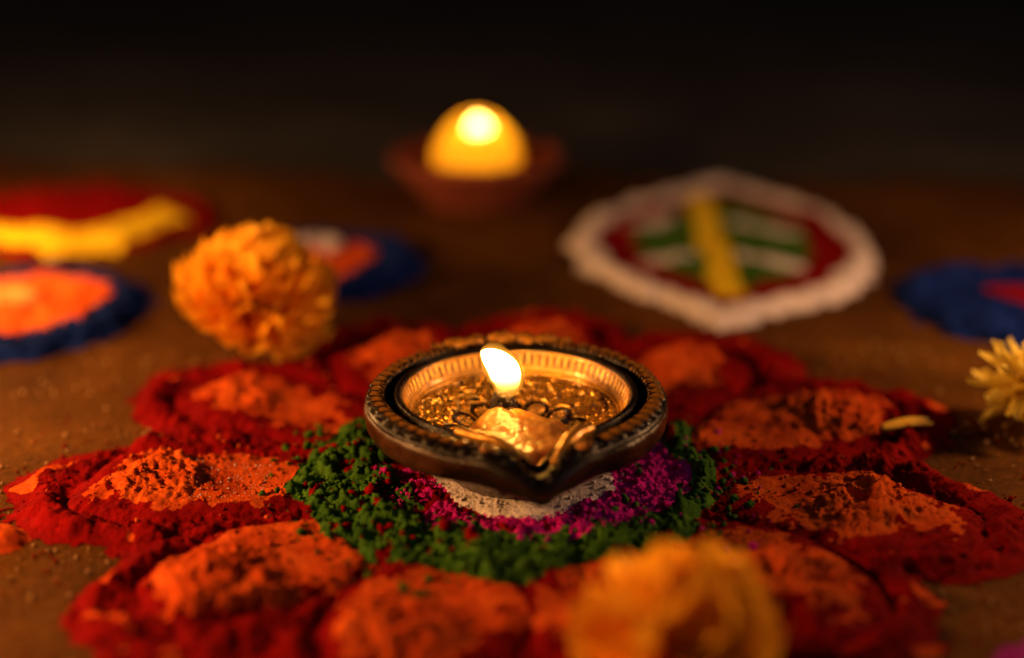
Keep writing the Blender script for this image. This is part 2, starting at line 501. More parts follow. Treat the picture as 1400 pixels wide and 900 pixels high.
# ---- the leaf-shaped rangoli behind (white border, red band, green field, yellow stripe, white bars)
POLY = np.array([(0.1120, 0.3680), (0.0780, 0.3420), (0.0400, 0.2960), (0.0235, 0.2450), (0.0330, 0.2020), (0.0590, 0.1620), (0.0815, 0.1310),
                 (0.1020, 0.1440), (0.1420, 0.1720), (0.1640, 0.2140), (0.1680, 0.2560), (0.1570, 0.3080), (0.1350, 0.3440)])
def poly_sd(X, Y, P):
    d = np.full(X.shape, 9.0); inside = np.zeros(X.shape, bool)
    n = len(P)
    for i in range(n):
        ax, ay = P[i]; bx, by = P[(i + 1) % n]
        ex, ey = bx - ax, by - ay
        t = np.clip(((X - ax) * ex + (Y - ay) * ey) / (ex * ex + ey * ey), 0, 1)
        d = np.minimum(d, np.hypot(X - ax - t * ex, Y - ay - t * ey))
        c = ((ay > Y) != (by > Y)) & (X < (bx - ax) * (Y - ay) / (by - ay + 1e-12) + ax)
        inside ^= c
    return np.where(inside, -d, d)
def seg_d(X, Y, a_, b_):
    ex, ey = b_[0] - a_[0], b_[1] - a_[1]
    t = np.clip(((X - a_[0]) * ex + (Y - a_[1]) * ey) / (ex * ex + ey * ey), 0, 1)
    return np.hypot(X - a_[0] - t * ex, Y - a_[1] - t * ey)
def leaf_rangoli(X, Y):
    wx = X + 0.003 * fbm(X * 50, Y * 50, 3, 400); wy = Y + 0.003 * fbm(X * 50, Y * 50, 3, 410)
    d = poly_sd(wx, wy, POLY) + 0.0022 * fbm(X * 120, Y * 120, 3, 417)
    L = np.where(d < 0, 4, 0)
    L[d < -0.0128 - 0.007 * smooth(0.27, 0.35, Y)] = 1
    L[d < -0.0300 - 0.006 * smooth(0.27, 0.35, Y)] = 2
    for k, (a_, b_) in enumerate((((0.058, 0.266), (0.076, 0.284)), ((0.061, 0.211), (0.078, 0.222)), ((0.108, 0.277), (0.131, 0.254)), ((0.103, 0.221), (0.122, 0.203)))):
        L[(seg_d(wx, wy, a_, b_) < 0.0046) & (d < -0.024)] = 20 + k
    L[(seg_d(wx, wy, (0.0955, 0.322), (0.0885, 0.168)) < 0.0068) & (d < -0.020)] = 6
    low = fbm(X * 40, Y * 40, 3, 420)
    c = 0.0016 * lumps(X, Y, 0.006, 430) + 0.0010 * lumps(X, Y, 0.003, 440)
    Z = smooth(0, -0.005, d) * (0.0016 + 0.0012 * low + c + 0.0022 * ((L == 4) * np.exp(-((d + 0.009) / 0.006) ** 2)) + 0.0012 * ((L == 6) | (L >= 20))) - 0.0002
    return Z, L
lr = empty("leaf_rangoli")
tag(lr, "leaf-shaped rangoli with a white powder border, green middle and yellow stripe", "rangoli")
lparts = {4: ("white_border", 'white'), 1: ("red_band", 'red'), 2: ("green_field", 'green'), 6: ("yellow_stripe", 'yellow')}
for k in range(4): lparts[20 + k] = ("white_bar", 'white')
powder_field(lr, 0.015, 0.178, 0.122, 0.376, 0.0011, leaf_rangoli, lparts)

# ---- the three blue ringed spots
def ring_spot(cx, cy, ax_, ay_, core, seed, white=None):
    def fn(X, Y):
        wx = X + 0.004 * fbm(X * 50, Y * 50, 3, seed); wy = Y + 0.004 * fbm(X * 50, Y * 50, 3, seed + 7)
        e = np.hypot((wx - cx) / ax_, (wy - cy) / ay_) + 0.07 * fbm(X * 130, Y * 130, 3, seed + 21)
        L = np.where(e < 1, 1, 0)
        L[e < core] = 2
        if white:
            L[np.hypot(wx - white[0], wy - white[1]) < white[2]] = 3
        low = fbm(X * 45, Y * 45, 3, seed + 11)
        Z = smooth(1, 0.86, e) * (0.0025 + 0.0018 * low + 0.0022 * np.exp(-((e - 0.8) / 0.13) ** 2) + 0.0022 * (e < core) + 0.0030 * (L == 3)
             + 0.0016 * lumps(X, Y, 0.005, seed + 13) + 0.0009 * lumps(X, Y, 0.0026, seed + 15)) - 0.0002
        return Z, L
    return fn
GROUP_R = "small blue ringed rangoli spots"
b1 = empty("ring_rangoli"); tag(b1, "blue ringed rangoli spot with bright orange centre beside the red and yellow patch", "rangoli", GROUP_R)
powder_field(b1, -0.262, -0.135, 0.082, 0.222, 0.0010, ring_spot(-0.198, 0.151, 0.051, 0.057, 0.66, 500, (-0.199, 0.149, 0.0115)),
             {1: ("blue_ring", 'blue'), 2: ("orange_centre", 'lamplit'), 3: ("lit_spot", 'lit_core')})
b2 = empty("ring_rangoli"); tag(b2, "blue ringed rangoli spot with orange centre and white dab behind the orange marigold", "rangoli", GROUP_R)
powder_field(b2, -0.150, -0.030, 0.150, 0.275, 0.0010, ring_spot(-0.089, 0.212, 0.050, 0.050, 0.58, 540, (-0.087, 0.226, 0.0095)),
             {1: ("blue_ring", 'blue'), 2: ("orange_centre", 'orange'), 3: ("white_spot", 'white')})
b3 = empty("ring_rangoli"); tag(b3, "dark blue ringed rangoli spot with a red centre behind the yellow flower", "rangoli", GROUP_R)
powder_field(b3, 0.145, 0.275, 0.095, 0.225, 0.0010, ring_spot(0.210, 0.160, 0.052, 0.053, 0.30, 580),
             {1: ("blue_ring", 'blue'), 2: ("red_centre", 'red')})

# ---- the red patch with a yellow curl, back left
def red_patch(X, Y):
    wx = X + 0.005 * fbm(X * 35, Y * 35, 3, 600); wy = Y + 0.005 * fbm(X * 35, Y * 35, 3, 607)
    e = np.hypot((wx + 0.222) / 0.076, (wy - 0.289) / 0.060) + 0.06 * fbm(X * 110, Y * 110, 3, 611)
    L = np.where(e < 1, 1, 0)
    C = [(-0.262, 0.256), (-0.235, 0.250), (-0.208, 0.242), (-0.190, 0.246), (-0.180, 0.262), (-0.172, 0.280)]
    dd = np.full(X.shape, 9.0)
    for a_, b_ in zip(C[:-1], C[1:]): dd = np.minimum(dd, seg_d(wx, wy, a_, b_))
    L[(dd < 0.0125) & (e < 1.05)] = 6
    low = fbm(X * 40, Y * 40, 3, 620)
    Z = smooth(1.03, 0.9, e) * (0.0028 + 0.0018 * low + 0.0040 * smooth(0.0125, 0.004, dd) + 0.0016 * lumps(X, Y, 0.006, 630) + 0.0009 * lumps(X, Y, 0.003, 640)) - 0.0002
    return Z, L
rp = empty("red_rangoli")
tag(rp, "red rangoli patch crossed by a thick yellow powder curl", "rangoli")
powder_field(rp, -0.310, -0.135, 0.220, 0.358, 0.0012, red_patch, {1: ("red_field", 'red'), 6: ("yellow_curl", 'yellow')})

# ================================================================== the gilded oil lamp
LX, LY = 0.0012, 0.0005      # axis of the lamp
SPOUT = -math.pi / 2 + 0.13   # the lip points at the viewer, a touch to the right

def gilt_mat(name, gold, dark, rough, oil, metal=0.55, bumpd=0.0003, thresh=(0.36, 0.62)):
    m, nt, bs = new_mat(name)
    n1 = noise_node(nt, 160, 6, 0.7); n2 = noise_node(nt, 1400, 3, 0.7); n3 = noise_node(nt, 45, 4, 0.6)
    att = nt.nodes.new("ShaderNodeAttribute"); att.attribute_name = "relief"
    ad = nt.nodes.new("ShaderNodeMath"); ad.operation = 'MULTIPLY_ADD'; ad.inputs[1].default_value = 0.55
    nt.links.new(n1.outputs[0], ad.inputs[0]); nt.links.new(att.outputs["Fac"], ad.inputs[2])
    ad2 = nt.nodes.new("ShaderNodeMath"); ad2.operation = 'MULTIPLY_ADD'; ad2.inputs[1].default_value = 0.5
    nt.links.new(n3.outputs[0], ad2.inputs[0]); nt.links.new(ad.outputs[0], ad2.inputs[2])
    sb = nt.nodes.new("ShaderNodeMath"); sb.operation = 'SUBTRACT'; sb.inputs[1].default_value = 0.52
    nt.links.new(ad2.outputs[0], sb.inputs[0])
    r = ramp(nt, sb.outputs[0], [(thresh[0], dark), (thresh[1], gold)])
    so = nt.nodes.new("ShaderNodeAttribute"); so.attribute_name = "blackening"
    sm = nt.nodes.new("ShaderNodeMixRGB"); sm.inputs[2].default_value = (0.006, 0.004, 0.003, 1)
    nt.links.new(so.outputs["Fac"], sm.inputs[0]); nt.links.new(r.outputs[0], sm.inputs[1])
    nt.links.new(sm.outputs[0], bs.inputs["Base Color"])
    rm = ramp(nt, sb.outputs[0], [(thresh[0], (0, 0, 0)), (thresh[1], (metal, metal, metal))])
    nt.links.new(rm.outputs[0], bs.inputs["Metallic"])
    rr = ramp(nt, n3.outputs[0], [(0.3, (rough * 0.75,) * 3), (0.7, (min(1, rough * 1.3),) * 3)])
    nt.links.new(rr.outputs[0], bs.inputs["Roughness"])
    bs.inputs["Coat Weight"].default_value = oil
    bs.inputs["Coat Roughness"].default_value = 0.12
    add_bump(nt, bs, n2.outputs[0], bumpd, 0.5)
    return m
M['well'] = gilt_mat("oiled_gilt_well", (0.72, 0.35, 0.045), (0.022, 0.008, 0.002), 0.20, 0.5, metal=0.8, thresh=(0.55, 0.88))
M['collar'] = gilt_mat("gilt_collar", (0.62, 0.30, 0.040), (0.10, 0.038, 0.007), 0.30, 0.3, metal=0.6)
M['rim'] = gilt_mat("worn_gilt_rim", (0.58, 0.24, 0.030), (0.007, 0.0035, 0.002), 0.28, 0.06, metal=0.6, thresh=(0.66, 0.90))
M['rim'].node_tree.nodes['Principled BSDF'].inputs['Specular IOR Level'].default_value = 0.15
M['wall'] = gilt_mat("dark_clay_wall", (0.048, 0.017, 0.004), (0.010, 0.004, 0.0015), 0.30, 0.35, metal=0.1)

def hullf(delta, k):
    al = math.acos(1.0 / k)
    ad_ = np.sqrt(delta ** 2 + 0.045 ** 2) - 0.015
    return np.where(ad_ < al, 1.0 / np.cos(np.clip(al - ad_, 0, 1.5)), 1.0)

NA = 900
PHI = np.linspace(0, 2 * math.pi, NA, endpoint=False)
DEL = (PHI - SPOUT + math.pi) % (2 * math.pi) - math.pi

def resample(profile, n):
    P = np.array(profile, float)
    # Catmull-like smoothing through dense linear then box blur
    seg = np.hypot(*np.diff(P, axis=0).T); t = np.concatenate([[0], np.cumsum(seg)])
    tt = np.linspace(0, t[-1], n)
    r_ = np.interp(tt, t, P[:, 0]); z_ = np.interp(tt, t, P[:, 1])
    k = max(1, int(n * 0.018))
    if k > 1:
        ker = np.ones(2 * k + 1) / (2 * k + 1)
        r2 = np.convolve(np.pad(r_, k, mode='reflect', reflect_type='odd'), ker, 'valid'); z2 = np.convolve(np.pad(z_, k, mode='reflect', reflect_type='odd'), ker, 'valid')
        r_, z_ = r2, z2
    return r_, z_

def lamp_shell(name, profile, n, mat, parent, relief_fn=None, spout_fn=None, kfun=None, blackening_fn=None):
    """profile in millimetres (radius, height)"""
    r_, z_ = resample(profile, n)
    tr = np.gradient(r_); tz = np.gradient(z_); ln = np.hypot(tr, tz) + 1e-9
    nr, nz = -tz / ln, tr / ln      # left normal of the path
    RR = np.repeat(r_[:, None], NA, 1); ZZ = np.repeat(z_[:, None], NA, 1)
    D = np.repeat(DEL[None, :], n, 0); PH = np.repeat(PHI[None, :], n, 0)
    rel = np.zeros_like(RR)
    if relief_fn is not None:
        rel = relief_fn(RR, ZZ, PH, D)        # mm along the normal
        RR = RR + rel * nr[:, None]; ZZ = ZZ + rel * nz[:, None]
    k = kfun(r_, z_) if kfun else np.full(n, 1.22)
    fac = np.stack([hullf(DEL, max(kk, 1.0001)) for kk in k])
    if spout_fn is not None:
        ZZ = ZZ + spout_fn(RR, ZZ, PH, D)
    XX = RR * fac * np.cos(PH); YY = RR * fac * np.sin(PH)
    V = np.stack([XX, YY, ZZ], -1).reshape(-1, 3) * 0.001
    idx = np.arange(n * NA).reshape(n, NA); nxt = np.roll(idx, -1, 1)
    F = np.stack([idx[:-1], nxt[:-1], nxt[1:], idx[1:]], -1).reshape(-1, 4)
    me = np_mesh(name, V, F)
    at = me.attributes.new("relief", 'FLOAT', 'POINT')
    at.data.foreach_set("value", np.clip(0.5 + rel.reshape(-1) * 0.9, 0, 1).astype(np.float32))
    if blackening_fn is not None:
        sa = me.attributes.new("blackening", 'FLOAT', 'POINT')
        sa.data.foreach_set("value", np.clip(blackening_fn(RR, ZZ, PH, D), 0, 1).reshape(-1).astype(np.float32))
    return link_mesh(name, me, mat, parent)

lamp = empty("oil_lamp", (LX, LY, 0.0028))
tag(lamp, "ornate gilded clay oil lamp with pointed spout, burning at the heart of the flower rangoli", "oil lamp")

def k_rim(r_, z_):
    return 1.0 + 0.22 * np.clip((r_ - 8) / 26.0, 0, 1) * np.clip((z_ - 2) / 18, 0, 1)

def dip_mm(D):
    """the rim rises to two shoulders and falls into the pouring groove between them"""
    return -(4.6 * np.exp(-(D / 0.11) ** 2) + 1.0 * np.exp(-(D / 0.5) ** 2)) + 0.9 * np.exp(-((np.abs(D) - 0.30) / 0.10) ** 2)
def spout_dip(RR, ZZ, PH, D):
    w = np.clip((RR - 20) / 14.0, 0, 1) * np.clip((ZZ - 8) / 12, 0, 1)
    return w * dip_mm(D)

# -- outer wall: foot, belly, vertical band
def wall_relief(RR, ZZ, PH, D):
    n = 0.18 * vnoise(PH * 9, ZZ * 0.35, 700) + 0.08 * vnoise(PH * 40, ZZ * 1.2, 701)
    sp_ = np.exp(-(D / 0.42) ** 2)
    fold = -sp_ * np.clip((ZZ - 9) / 8, 0, 1) * np.clip((24 - ZZ) / 6, 0, 1) * (1.3 * np.cos(D * 13) + 0.8)
    ring = 0.35 * np.exp(-((ZZ - 22.3) / 0.5) ** 2)
    return -(n) - ring * 0 + fold
wall_prof = [(0, 0.6), (17.0, 0.4), (18.6, 0.0), (20.0, 0.8), (22.5, 4.0), (28.0, 8.6), (35.0, 12.4), (40.6, 14.8), (43.6, 16.3), (44.6, 18.6), (45.0, 21.5), (44.9, 23.2), (44.3, 24.3)]
def wall_blackening(RR, ZZ, PH, D):
    n = 0.22 * vnoise(PH * 7, ZZ * 0.25, 740) + 0.1 * vnoise(PH * 25, ZZ * 0.8, 741)
    e = np.sqrt(((D - 0.10) / 0.62) ** 2 + ((ZZ - 19) / 11.0) ** 2)
    return smooth(1.0, 0.72, e + n)  # black patch over the spout side of the wall
lamp_shell("outer_wall", wall_prof[::-1], 90, M['wall'], lamp, wall_relief, spout_dip, k_rim, wall_blackening)

# -- ornate rim: outer bead, leaf band, groove, inner lip
def rim_relief(RR, ZZ, PH, D):
    band = smooth(44.2, 43.0, RR) * smooth(38.4, 39.4, RR)
    v = (RR - 38.5) / 5.0
    # radial strokes on the inner half, cut triangles along the outer half
    hatch = (0.26 * np.sin(PH * 118 + 0.6 * np.sin(PH * 13)) - 0.05) * smooth(0.75, 0.5, v)
    tri = np.abs((PH * 46 / (2 * np.pi)) % 1.0 - 0.5) * 2
    leaf = -0.55 * smooth(0.0, 0.18, (v - 0.45) * 1.4 - tri) + 0.12
    n = 0.18 * vnoise(PH * 60, RR * 1.2, 710)
    return band * (hatch + leaf + n) + 0.06 * vnoise(PH * 90, RR * 2, 711)
rim_prof = [(33.6, 26.2), (34.2, 27.1), (35.0, 27.45), (35.8, 27.0), (36.3, 25.6), (36.8, 23.6), (37.5, 22.9), (38.1, 23.8), (38.4, 25.6), (39.2, 26.9), (41.2, 27.3), (43.0, 26.7), (44.0, 25.6), (44.6, 24.8), (44.5, 24.0)]
def rim_blackening(RR, ZZ, PH, D):
    n = 0.25 * vnoise(PH * 9, RR * 0.4, 742)
    tip = smooth(1.0, 0.6, np.abs(D - 0.12) / 0.55 + n) * smooth(38.5, 40.5, RR) * 0.9
    return np.maximum(tip, 0.85 * smooth(42.9, 43.7, RR + 2 * n))  # black near the spout tip and round the outer edge
rim_o = lamp_shell("ornate_rim", rim_prof, 100, M['rim'], lamp, rim_relief, spout_dip, k_rim, rim_blackening)

# -- inside: ribbed collar, studded slope with ring motifs
def well_relief(RR, ZZ, PH, D):
    collar = smooth(31.9, 32.2, RR) * smooth(33.4, 33.0, RR)
    ribs = 0.20 * np.sign(np.sin(PH * 84)) * np.abs(np.sin(PH * 84)) ** 0.5
    stud_zone = smooth(30.6, 29.8, RR) * smooth(15.0, 16.5, RR)
    stud = 0.85 * lumps(RR * np.cos(PH), RR * np.sin(PH), 1.75, 720)
    # ring motifs
    kk = 13; ua = PH / (2 * np.pi) * kk; fa = (ua - np.floor(ua) - 0.5) * 2 * np.pi / kk * 17.5
    dr = np.hypot(fa, RR - 17.5)
    ring = -1.1 * np.exp(-((dr - 3.5) / 0.55) ** 2)
    inring = smooth(4.2, 3.8, dr)
    grain = 0.7 * np.clip(vnoise(PH * 28, RR * 1.5, 725) + 0.3, -0.2, 1) * smooth(3.2, 2.6, dr)
    edge = 0.5 * np.exp(-((RR - 30.9) / 0.35) ** 2)
    return collar * ribs + stud * stud_zone * (1 - inring) + ring + grain + edge + 0.05 * vnoise(PH * 70, RR * 2, 726)
well_prof = [(0.05, 10.5), (8, 10.7), (14, 11.8), (20, 13.9), (26, 16.8), (30.2, 19.3), (31.2, 20.2)]
lamp_shell("studded_well", well_prof, 160, M['well'], lamp, well_relief, spout_dip, k_rim)
collar_prof = [(31.2, 20.2), (32.0, 22.0), (33.0, 24.6), (33.6, 26.25)]
lamp_shell("ribbed_collar", collar_prof, 40, M['collar'], lamp, well_relief, spout_dip, k_rim)

# -- raised carvings on the rim: leaves all round, a fan crest at the back with scrolls, scrolls beside the spout
def leaf_mesh(name, ln, wd, hgt, grooves):
    nu, nv = 13, 11
    V = []
    for j in range(nv):
        v = j / (nv - 1) * 2 - 1
        for i in range(nu):
            u = i / (nu - 1)
            w = wd * (math.sin(math.pi * min(1, u * 0.86 + 0.14)) ** 0.7)
            z = hgt * (1 - abs(v) ** 2.4) * (math.sin(math.pi * (0.08 + 0.84 * u)) ** 0.6) - 0.0003
            z -= hgt * 0.32 * (0.5 + 0.5 * math.cos(grooves * v * math.pi)) * (1 - abs(v)) * u
            V.append((ln * (u - 0.5) + 0.15 * ln * (v * v), v * w, z))
    idx = np.arange(nu * nv).reshape(nv, nu)
    F = np.stack([idx[:-1, :-1], idx[:-1, 1:], idx[1:, 1:], idx[1:, :-1]], -1).reshape(-1, 4)
    me = np_mesh(name, V, F)
    at = me.attributes.new("relief", 'FLOAT', 'POINT')
    vals = np.array([0.52 + 0.48 * max(0, p[2] / hgt) for p in V], dtype=np.float32)
    at.data.foreach_set("value", vals)
    me.materials.append(M['rim'])
    return me
def scroll_mesh(name, rad, hgt, turns=1.6, sgn=1):
    pts = []
    n = 40
    for i in range(n):
        t = i / (n - 1)
        an = sgn * t * turns * 2 * math.pi
        rr = rad * (1 - 0.80 * t)
        pts.append((rr * math.cos(an), rr * math.sin(an), hgt * (0.35 + 0.5 * t), rad * 0.30 * (1 - 0.45 * t)))
    V = []; F = []
    for i, (x, y, z, tr) in enumerate(pts):
        p0 = pts[max(0, i - 1)]; p1 = pts[min(n - 1, i + 1)]
        dx, dy = p1[0] - p0[0], p1[1] - p0[1]; l = math.hypot(dx, dy) + 1e-9
        nx, ny = -dy / l, dx / l
        for k in range(8):
            a_ = k / 8 * 2 * math.pi
            V.append((x + nx * tr * math.cos(a_), y + ny * tr * math.cos(a_), z + tr * math.sin(a_)))
    for i in range(n - 1):
        for k in range(8):
            F.append((i * 8 + k, i * 8 + (k + 1) % 8, (i + 1) * 8 + (k + 1) % 8, (i + 1) * 8 + k))
    me = np_mesh(name, V, F)
    at = me.attributes.new("relief", 'FLOAT', 'POINT')
    at.data.foreach_set("value", np.array([0.35 + 0.5 * max(0, p[2]) / (hgt) for p in V], dtype=np.float32).clip(0, 1))
    me.materials.append(M['rim'])
    return me

def rim_place(me, name, delta, rmm, zmm, yaw=0.0, scale=1.0, tilt=0.0):
    an = SPOUT + delta
    k = float(hullf(np.array([(delta + math.pi) % (2 * math.pi) - math.pi]), 1.22)[0])
    dd_ = (delta + math.pi) % (2 * math.pi) - math.pi
    dz = float(dip_mm(np.array(dd_)))
    o = bpy.data.objects.new(name, me)
    COL.objects.link(o)
    o.parent = lamp
    o.location = (rmm * k * math.cos(an) * 0.001, rmm * k * math.sin(an) * 0.001, (zmm + dz) * 0.001)
    o.rotation_euler = (0, tilt, an + yaw)
    o.scale = (scale,) * 3
    for p in me.polygons: p.use_smooth = True
    return o
LEAF = leaf_mesh("rim_leaf", 0.0052, 0.0024, 0.0015, 5)
FAN = leaf_mesh("crest_fan", 0.0046, 0.0055, 0.0030, 7)
FANB = leaf_mesh("crest_leaf", 0.0044, 0.0046, 0.0024, 5)
SCL = scroll_mesh("rim_scroll", 0.0021, 0.0012, 1.5, 1)
SCR = scroll_mesh("rim_scroll", 0.0021, 0.0012, 1.5, -1)
BEAD = leaf_mesh("rim_bead", 0.0022, 0.0012, 0.0013, 1)
# back crest
B = math.pi
rim_place(FAN, "crest_fan", B - 0.02, 40.8, 27.3, 0, 1.25, -0.6)
for sg in (-1, 1):
    rim_place(FANB, "crest_leaf", B + sg * 0.20, 40.8, 27.3, sg * 0.4, 1.2, -0.55)
    rim_place(FANB, "crest_leaf", B + sg * 0.36, 40.8, 27.3, -sg * 0.4, 1.2, -0.5)
    rim_place(SCL if sg > 0 else SCR, "rim_scroll", B + sg * 0.52, 41.0, 27.4, 0, 1.0, -0.3)
lv = random.Random(5)
for sg in (-1, 1):
    d_ = 0.50
    while d_ < math.pi - 0.60:
        rim_place(LEAF, "rim_leaf", sg * d_, 41.3 + lv.uniform(-0.3, 0.3), 26.9, sg * 0.9 + lv.uniform(-0.1, 0.1), lv.uniform(0.9, 1.1))
        d_ += 0.098
    for q in range(5):
        rim_place(BEAD, "rim_bead", sg * (0.20 + q * 0.062), 39.6, 27.0, math.pi / 2, 1.0)
    rim_place(SCL if sg < 0 else SCR, "rim_scroll", sg * 0.30, 42.6, 26.6, 0, 1.25)

# ------------------------------------------------------------------ ghee, wick and flame
def ghee_mat():
    m, nt, bs = new_mat("amber_ghee")
    n1 = noise_node(nt, 300, 5, 0.6); n2 = noise_node(nt, 90, 4, 0.6)
    r = ramp(nt, n2.outputs[0], [(0.3, (0.46, 0.20, 0.030)), (0.55, (0.58, 0.29, 0.055)), (0.75, (0.70, 0.40, 0.10))])
    nt.links.new(r.outputs[0], bs.inputs["Base Color"])
    bs.inputs["Roughness"].default_value = 0.32
    bs.inputs["Subsurface Weight"].default_value = 0.9
    bs.inputs["Subsurface Radius"].default_value = (1.0, 0.45, 0.12)
    bs.inputs["Subsurface Scale"].default_value = 0.006
    bs.inputs["Coat Weight"].default_value = 0.7
    bs.inputs["Coat Roughness"].default_value = 0.06
    add_bump(nt, bs, n1.outputs[0], 0.0009, 0.6)
    return m
M['ghee'] = ghee_mat()

WX, WY = -0.0032, 0.0015     # wick
ghee = empty("ghee", (LX, LY, 0.0028))
tag(ghee, "amber ghee mound melting inside the gilded oil lamp", "ghee")
def build_ghee():
    n_r, n_a = 44, 120
    V = []
    an = np.linspace(0, 2 * math.pi, n_a, endpoint=False)
    rr = np.linspace(0.0, 1.0, n_r) ** 0.85
    RR_, AN = np.meshgrid(rr, an, indexing='ij')
    rad = 0.0205 * (1 + 0.10 * vnoise(np.cos(AN) * 1.6, np.sin(AN) * 1.6, 800)) * np.where(np.sin(AN) < 0, 1.18, 0.92)
    X = 0.0015 + RR_ * rad * np.cos(AN) * (1 - 0.22 * np.clip(-np.sin(AN), 0, 1) * RR_)
    Y = -0.0105 + RR_ * rad * np.sin(AN) * 0.94
    Z = 0.0178 + 0.0006 * fbm(X * 120, Y * 120, 3, 810) + 0.0003 * lumps(X, Y, 0.003, 812)
    Z += 0.0036 * np.exp(-(((X - (WX - LX)) / 0.0095) ** 2 + ((Y - WY + 0.003) / 0.0095) ** 2))
    Z += 0.0018 * np.exp(-(((X - 0.006) / 0.006) ** 2 + ((Y + 0.010) / 0.007) ** 2))
    Z -= 0.0075 * np.clip((RR_ - 0.55) / 0.45, 0, 1) ** 2.2
    Vv = np.stack([X, Y, Z], -1).reshape(-1, 3)
    idx = np.arange(n_r * n_a).reshape(n_r, n_a); nxt = np.roll(idx, -1, 1)
    F = np.stack([idx[:-1], idx[1:], nxt[1:], nxt[:-1]], -1).reshape(-1, 4)
    me = np_mesh("mound", Vv, F)
    return link_mesh("mound", me, M['ghee'], ghee)
build_ghee()

def tube(name, pts, mat, parent, seg=14, lump=0.0, seed=1):
    rnd = random.Random(seed)
    V = []; F = []
    n = len(pts)
    for i, (x, y, z, r_) in enumerate(pts):
        p0 = Vector(pts[max(0, i - 1)][:3]); p1 = Vector(pts[min(n - 1, i + 1)][:3])
        d = (p1 - p0).normalized()
        u = d.cross(Vector((0.21, 1, 0.13))).normalized(); w = d.cross(u)
        for k in range(seg):
            a_ = k / seg * 2 * math.pi
            q = Vector((x, y, z)) + (u * math.cos(a_) + w * math.sin(a_)) * r_ * (1 + rnd.uniform(-lump, lump))
            V.append(q[:])
    for i in range(n - 1):
        for k in range(seg):
            F.append((i * seg + k, i * seg + (k + 1) % seg, (i + 1) * seg + (k + 1) % seg, (i + 1) * seg + k))
    b0 = len(V); V.append(pts[0][:3]); V.append(pts[-1][:3])
    me = bpy.data.meshes.new(name)
    FF = F + [(b0, (k + 1) % seg, k) for k in range(seg)] + [(b0 + 1, (n - 1) * seg + k, (n - 1) * seg + (k + 1) % seg) for k in range(seg)]
    me.from_pydata(V, [], FF)
    me.update()
    return link_mesh(name, me, mat, parent)

def spline(P, n):
    P = np.array(P, float); m = len(P); out = []
    for t in np.linspace(0, m - 1.0001, n):
        i = int(t); f = t - i
        p0 = P[max(i - 1, 0)]; p1 = P[i]; p2 = P[min(i + 1, m - 1)]; p3 = P[min(i + 2, m - 1)]
        out.append(0.5 * ((2 * p1) + (-p0 + p2) * f + (2 * p0 - 5 * p1 + 4 * p2 - p3) * f * f + (-p0 + 3 * p1 - 3 * p2 + p3) * f ** 3))
    return [tuple(o) for o in out]

# -- gilded lips that run out along both sides of the spout
def lip(sg, d0, d1, out, r0, name="spout_lip"):
    P = []
    for q in range(6):
        t = q / 5
        de = sg * (d0 + (d1 - d0) * t)
        k = float(hullf(np.array([de]), 1.22)[0])
        rr = (34.9 + out * t * t) * k
        dz = float(dip_mm(np.array(de)))
        P.append((rr * math.cos(SPOUT + de) * 0.001, rr * math.sin(SPOUT + de) * 0.001, (27.3 + dz - 0.9 * t * t) * 0.001, r0 * (0.55 + 0.6 * math.sin(math.pi * (0.15 + 0.75 * t)))))
    o = tube(name, spline(P, 24), M['collar'], lamp, 14, 0.07, 3)
    at = o.data.attributes.new("relief", 'FLOAT', 'POINT')
    at.data.foreach_set("value", np.full(len(o.data.vertices), 0.75, dtype=np.float32))
lip(-1, 0.62, 0.10, 0.8, 0.0014)
lip(1, 0.50, 0.10, 4.5, 0.0019)

m_, nt_, bs_ = new_mat("charred_wick")
nn = noise_node(nt_, 900, 4, 0.7)
rr_ = ramp(nt_, nn.outputs[0], [(0.35, (0.010, 0.007, 0.006)), (0.6, (0.05, 0.025, 0.012)), (0.75, (0.35, 0.18, 0.05))])
nt_.links.new(rr_.outputs[0], bs_.inputs["Base Color"]); bs_.inputs["Roughness"].default_value = 0.7
add_bump(nt_, bs_, nn.outputs[0], 0.0006, 1)
M['wick'] = m_

